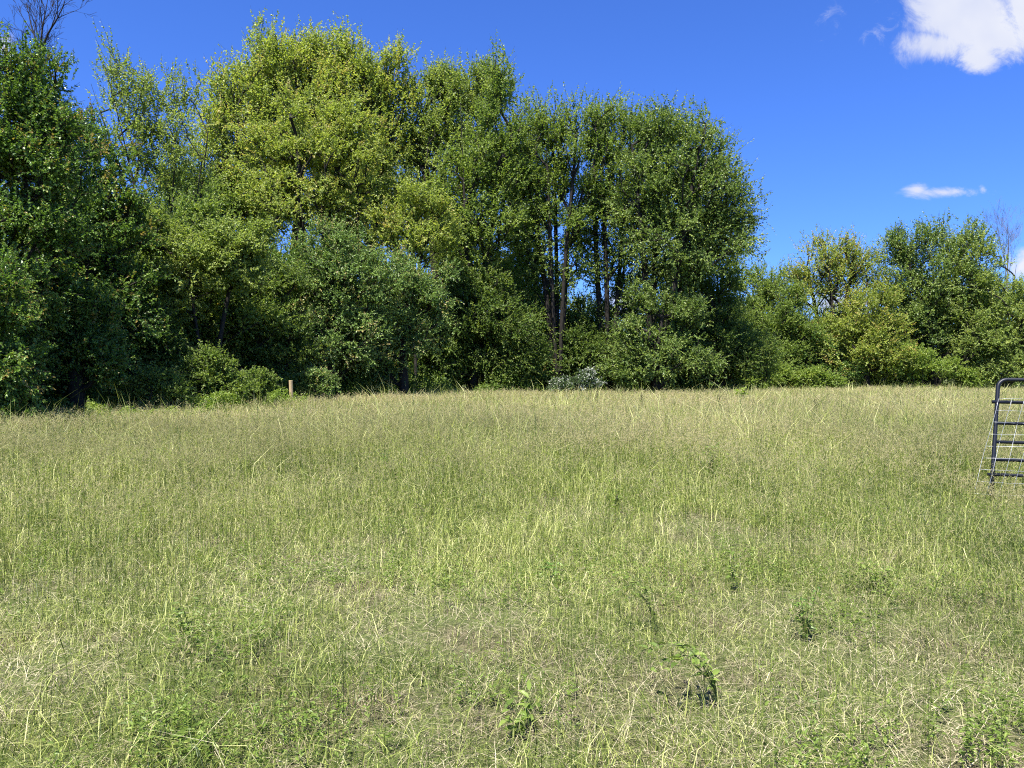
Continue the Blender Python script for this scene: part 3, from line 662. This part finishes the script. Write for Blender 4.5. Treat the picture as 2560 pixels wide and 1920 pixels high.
weed('holly_seedling', 'stiff dark leaved seedling right of the bramble', 2020, 1620, .34, .32, 'dark', .045, 8, 13, 103)
weed('broad_leaved_weed', 'broad leaved weed with a pale toothed leaf at the bottom centre', 1300, 1860, .16, .46, 'mid', .07, 8, 5, 104, wr=.36)
weed('broad_leaved_weed', 'small leafy weed in the lower left grass', 470, 1610, .24, .24, 'mid', .05, 4, 10, 105)
weed('broad_leaved_weed', 'pointed leaved weed at the very bottom left of centre', 480, 1915, .10, .22, 'mid', .07, 4, 5, 106)
weed('broad_leaved_weed', 'dark pointed leaved weed in the grass above the bottom centre weed', 1380, 1470, .22, .18, 'dark', .08, 3, 6, 107)
weed('broad_leaved_weed', 'upright leafy weed far left in the bottom right quarter, beside the bramble tip', 1830, 1490, .36, .12, 'mid', .05, 3, 12, 108)
weed('broad_leaved_weed', 'green leafy clump standing above the far grass below the round tree', 1855, 1025, 1.05, 1.0, 'lime', .20, 14, 14, 109)
weed('broad_leaved_weed', 'wide patch of leafy green weeds in the middle distance right of centre', 1770, 1215, .62, .75, 'mid', .09, 16, 14, 110)
weed('broad_leaved_weed', 'small dark leafy weed in the middle distance left of centre', 965, 1205, .50, .30, 'dark', .075, 6, 12, 111)
weed('broad_leaved_weed', 'low green leafy weed in the middle distance near the centre', 1540, 1290, .40, .25, 'mid', .07, 5, 12, 112)
weed('broad_leaved_weed', 'spreading leafy weed in front of the gate foot, to its left', 2200, 1500, .25, .35, 'mid', .07, 7, 10, 113)
for i, (px, py, hgt, lab) in enumerate([(690, 1075, .95, 'dark dead dock stalk left below the wooden post'), (1493, 1052, 1.0, 'dark dead dock stalk in the far grass right of the blossom bush'),
                                 (1605, 1045, .95, 'thin dark dead stalk in the far grass under the great crown'), (1798, 1062, 1.0, 'dark dead dock stalk left of the green leafy clump'), (2040, 1075, .95, 'dark dead dock stalk in the grass below the lime bush')]):
    rs2 = np.random.RandomState(200 + i); Z = EYE * F / (py - HY); x = (px - CX) / F * Z
    A = rs2.uniform(-1, 1, (26, 3)) * np.array([.07, .07, .32]) + np.array([0, 0, hgt * .68])
    Pn, par, r, ends = grow(rs2, [[(0, 0, hgt * t) for t in np.linspace(-.03, 1, 10)]], A, climb=1.5, step=.08, tip=.004)
    V, Q = frusta(Pn[par[par >= 0]], Pn[par >= 0], np.maximum(r[par >= 0], .006), np.maximum(r[par >= 0], .006) * .9, 4)
    o = link('dock_stalk', raw_mesh('dock_stalk', V, Q=Q, mat=BARK)); o.location = (x, Z, gh(x, Z)); tag(o, lab, 'dead stalk', 'dead dock stalks in the far grass')

# ------------------------------------------------------------------ wooden post and fallen branches
def post():
    Z = 27.0; x = (730 - CX) / F * Z; zb = gh(x, Z); H = 1.36; sides = 20
    rs = np.random.RandomState(3); V, Q = [], []
    rings = [(-.3, .072), (.2, .070), (.6, .069), (1.0, .068), (1.3, .067), (H - .008, .066), (H, .060)]
    for zz, rad in rings:
        for k in range(sides):
            a = 2 * math.pi * k / sides; rr = rad * (1 + .03 * math.sin(3 * a + 1) + .02 * rs.randn() * .5); V.append((rr * math.cos(a) - .035 * zz, rr * math.sin(a), zz))
    for i in range(len(rings) - 1):
        for k in range(sides): Q.append((i * sides + k, i * sides + (k + 1) % sides, (i + 1) * sides + (k + 1) % sides, (i + 1) * sides + k))
    c = len(V); V.append((-.035 * H, 0, H + .001)); T = [((len(rings) - 1) * sides + k, (len(rings) - 1) * sides + (k + 1) % sides, c) for k in range(sides)]
    m = bark_mat('weathered_post_wood', (.30, .22, .12), (.50, .38, .22)); m.node_tree.nodes['Mapping'].inputs['Scale'].default_value = (30, 30, 1.2)
    o = link('wooden_post', raw_mesh('wooden_post', V, T=T, Q=Q, mat=m, smooth=False)); o.location = (x, Z, zb)
    tag(o, 'round pale wooden fence post standing alone before the dark wood', 'post')
post()
def brush(label, px, Z, seed, n, pale=True):
    rs = np.random.RandomState(seed); x0 = (px - CX) / F * Z; P0, P1, r0, r1 = [], [], [], []
    for i in range(n):
        a = rs.uniform(-.5, .5) + (math.pi if rs.rand() < .4 else 0); L = rs.uniform(.5, 1.3); p = np.array([rs.uniform(-.05, .05), rs.uniform(-.03, .03), rs.uniform(.3, .55)])
        if i == 0: P0.append(np.array([0, 0, -.05])); P1.append(np.array([0, 0, .56])); r0.append(.035); r1.append(.03)
        d = np.array([math.cos(a), math.sin(a) * .3, rs.uniform(-.1, .45)]); r = rs.uniform(.008, .022)
        for j in range(6):
            q = p + d * L / 6; P0.append(p); P1.append(q); r0.append(r); r1.append(r * .85); r *= .85; p = q; d = nrm(d + rs.normal(0, .14, 3))
    V, Q = frusta(np.array(P0), np.array(P1), np.array(r0), np.array(r1), 5)
    o = link('fallen_branch', raw_mesh('fallen_branch', V, Q=Q, mat=BARK_PALE, smooth=True)); o.location = (x0, Z, gh(x0, Z)); tag(o, label, 'branch')
brush('tangle of pale dead fallen branches just right of the wooden post', 770, 29.2, 5, 14)
brush('few bare dead twigs arching at the wood edge left of the post', 475, 23.6, 6, 6)

# ------------------------------------------------------------------ gate
def tube(pts, r, sides=12):
    pts = np.array(pts, float); n = len(pts); d = nrm(np.gradient(pts, axis=0)); ref = np.array([0, 1., 0])
    V = []
    for p, t in zip(pts, d):
        u = nrm(np.cross(t, ref)); v = np.cross(t, u)
        for k in range(sides):
            a = 2 * math.pi * k / sides; V.append(p + (u * math.cos(a) + v * math.sin(a)) * r)
    Q = [(i * sides + k, i * sides + (k + 1) % sides, (i + 1) * sides + (k + 1) % sides, (i + 1) * sides + k) for i in range(n - 1) for k in range(sides)]
    c = len(V); V += [pts[0], pts[-1]]
    T = [((k + 1) % sides, k, c) for k in range(sides)] + [((n - 1) * sides + k, (n - 1) * sides + (k + 1) % sides, c + 1) for k in range(sides)]
    return np.array(V), np.array(T), np.array(Q)
def simple_mat(name, c, rough, metal=0.0, spec=.5):
    m = bpy.data.materials.new(name); m.use_nodes = True; nt = m.node_tree; b = nt.nodes['Principled BSDF']
    geo = N(nt, 'ShaderNodeNewGeometry'); nz = N(nt, 'ShaderNodeTexNoise', ins={'Scale': 18.0, 'Detail': 6.0}); nt.links.new(geo.outputs['Position'], nz.inputs['Vector'])
    rp = N(nt, 'ShaderNodeValToRGB'); nt.links.new(nz.outputs[0], rp.inputs[0])
    rp.color_ramp.elements[0].position = .3; rp.color_ramp.elements[0].color = (*[v * .8 for v in c], 1); rp.color_ramp.elements[1].position = .75; rp.color_ramp.elements[1].color = (*[min(1, v * 1.25) for v in c], 1)
    nt.links.new(rp.outputs[0], b.inputs['Base Color']); b.inputs['Roughness'].default_value = rough; b.inputs['Metallic'].default_value = metal; b.inputs['Specular IOR Level'].default_value = spec
    return m
def gate():
    paint = simple_mat('dark_navy_gate_paint', (.006, .008, .014), .45, 0, .35); wire = simple_mat('galvanised_wire', (.50, .52, .54), .4, .6)
    Z = 9.3
    def W(px, py, z=Z): return P3(px, py, z)
    # the gate plane: runs from its free end (left) to the right and towards the viewer; it leans a little
    far_top, far_bot = W(2496, 949, 9.35), W(2480, 1240, 9.05)
    dirn = nrm(np.array([.965, -.26, -.012])); upv = (far_top - far_bot); Hh = np.linalg.norm(upv); upv = upv / Hh
    G0 = far_bot; LEN = 3.4
    root = empty('metal_gate', (G0[0], G0[1], gh(G0[0], G0[1]))); tag(root, 'dark blue black tubular metal gate with wire mesh leaning in at the right edge', 'gate')
    o0 = np.array(root.location)
    def pt(s, t, off=0.0):
        nv = nrm(np.cross(dirn, upv)); return G0 + dirn * s + upv * t + nv * off - o0
    def part(name, pts, r, mat, sides=12):
        V, T, Q = tube(pts, r, sides); return link(name, raw_mesh(name, V, T=T, Q=Q, mat=mat, smooth=True), root)
    rb = .095
    arc = [pt(rb - rb * math.cos(a), Hh - rb + rb * math.sin(a)) for a in np.linspace(0, math.pi / 2, 9)]
    arc2 = [pt(LEN - rb + rb * math.sin(a), Hh - rb + rb * math.cos(a)) for a in np.linspace(0, math.pi / 2, 9)]
    part('frame', [pt(0, -.02), pt(0, .4), pt(0, .9), pt(0, Hh - rb - .05)] + arc + [pt(.6, Hh), pt(1.5, Hh), pt(2.6, Hh)] + arc2 + [pt(LEN, .9), pt(LEN, -.02)], .0235, paint, 16)
    for i, hy in enumerate((1188, 1151, 1107, 1060, 1006.5)):
        t = Hh * (1240 - hy) / (1240 - 949)
        a0 = -.055 if i in (0, 4) else .02
        part('rail', [pt(a0, t, .004 if i in (0, 4) else 0), pt(.9, t), pt(2, t), pt(LEN - .02, t)], .0195 if i < 4 else .021, paint)
    part('brace', [pt(.42, Hh * .18), pt(.40, .01)], .018, paint)
    part('brace', [pt(1.7, Hh * .18), pt(1.7, .01)], .018, paint)
    # stock wire panel hung from the second rail, its foot pulled out towards the left
    nv = nrm(np.cross(dirn, upv)); nv = nv if nv[1] < 0 else -nv
    tl = Hh * (1240 - 1006) / (1240 - 949); wl_ = []
    def mp(i, j):     # i column, j row
        s = .005 + i * .137; f = j / 8
        return G0 + dirn * (s - .20 * f * 1.02) + upv * (tl * (1 - f) + .03 - .02 * f) + nv * (.035 + .02 * math.sin(i * 1.3 + j)) * 1.0 - o0
    Vs, Ts, Qs, off = [], [], [], 0
    for i in range(14):
        V, T, Q = tube([mp(i, j / 2) for j in range(0, 17)], .0018, 6); Vs.append(V); Ts.append(T + off); Qs.append(Q + off); off += len(V)
    for j in range(9):
        V, T, Q = tube([mp(i / 2 if j else i / 2, j) for i in range(-0, 27)], .0018, 6); Vs.append(V); Ts.append(T + off); Qs.append(Q + off); off += len(V)
    link('wire_mesh', raw_mesh('wire_mesh', np.concatenate(Vs), T=np.concatenate(Ts), Q=np.concatenate(Qs), mat=wire, smooth=True), root)
gate()
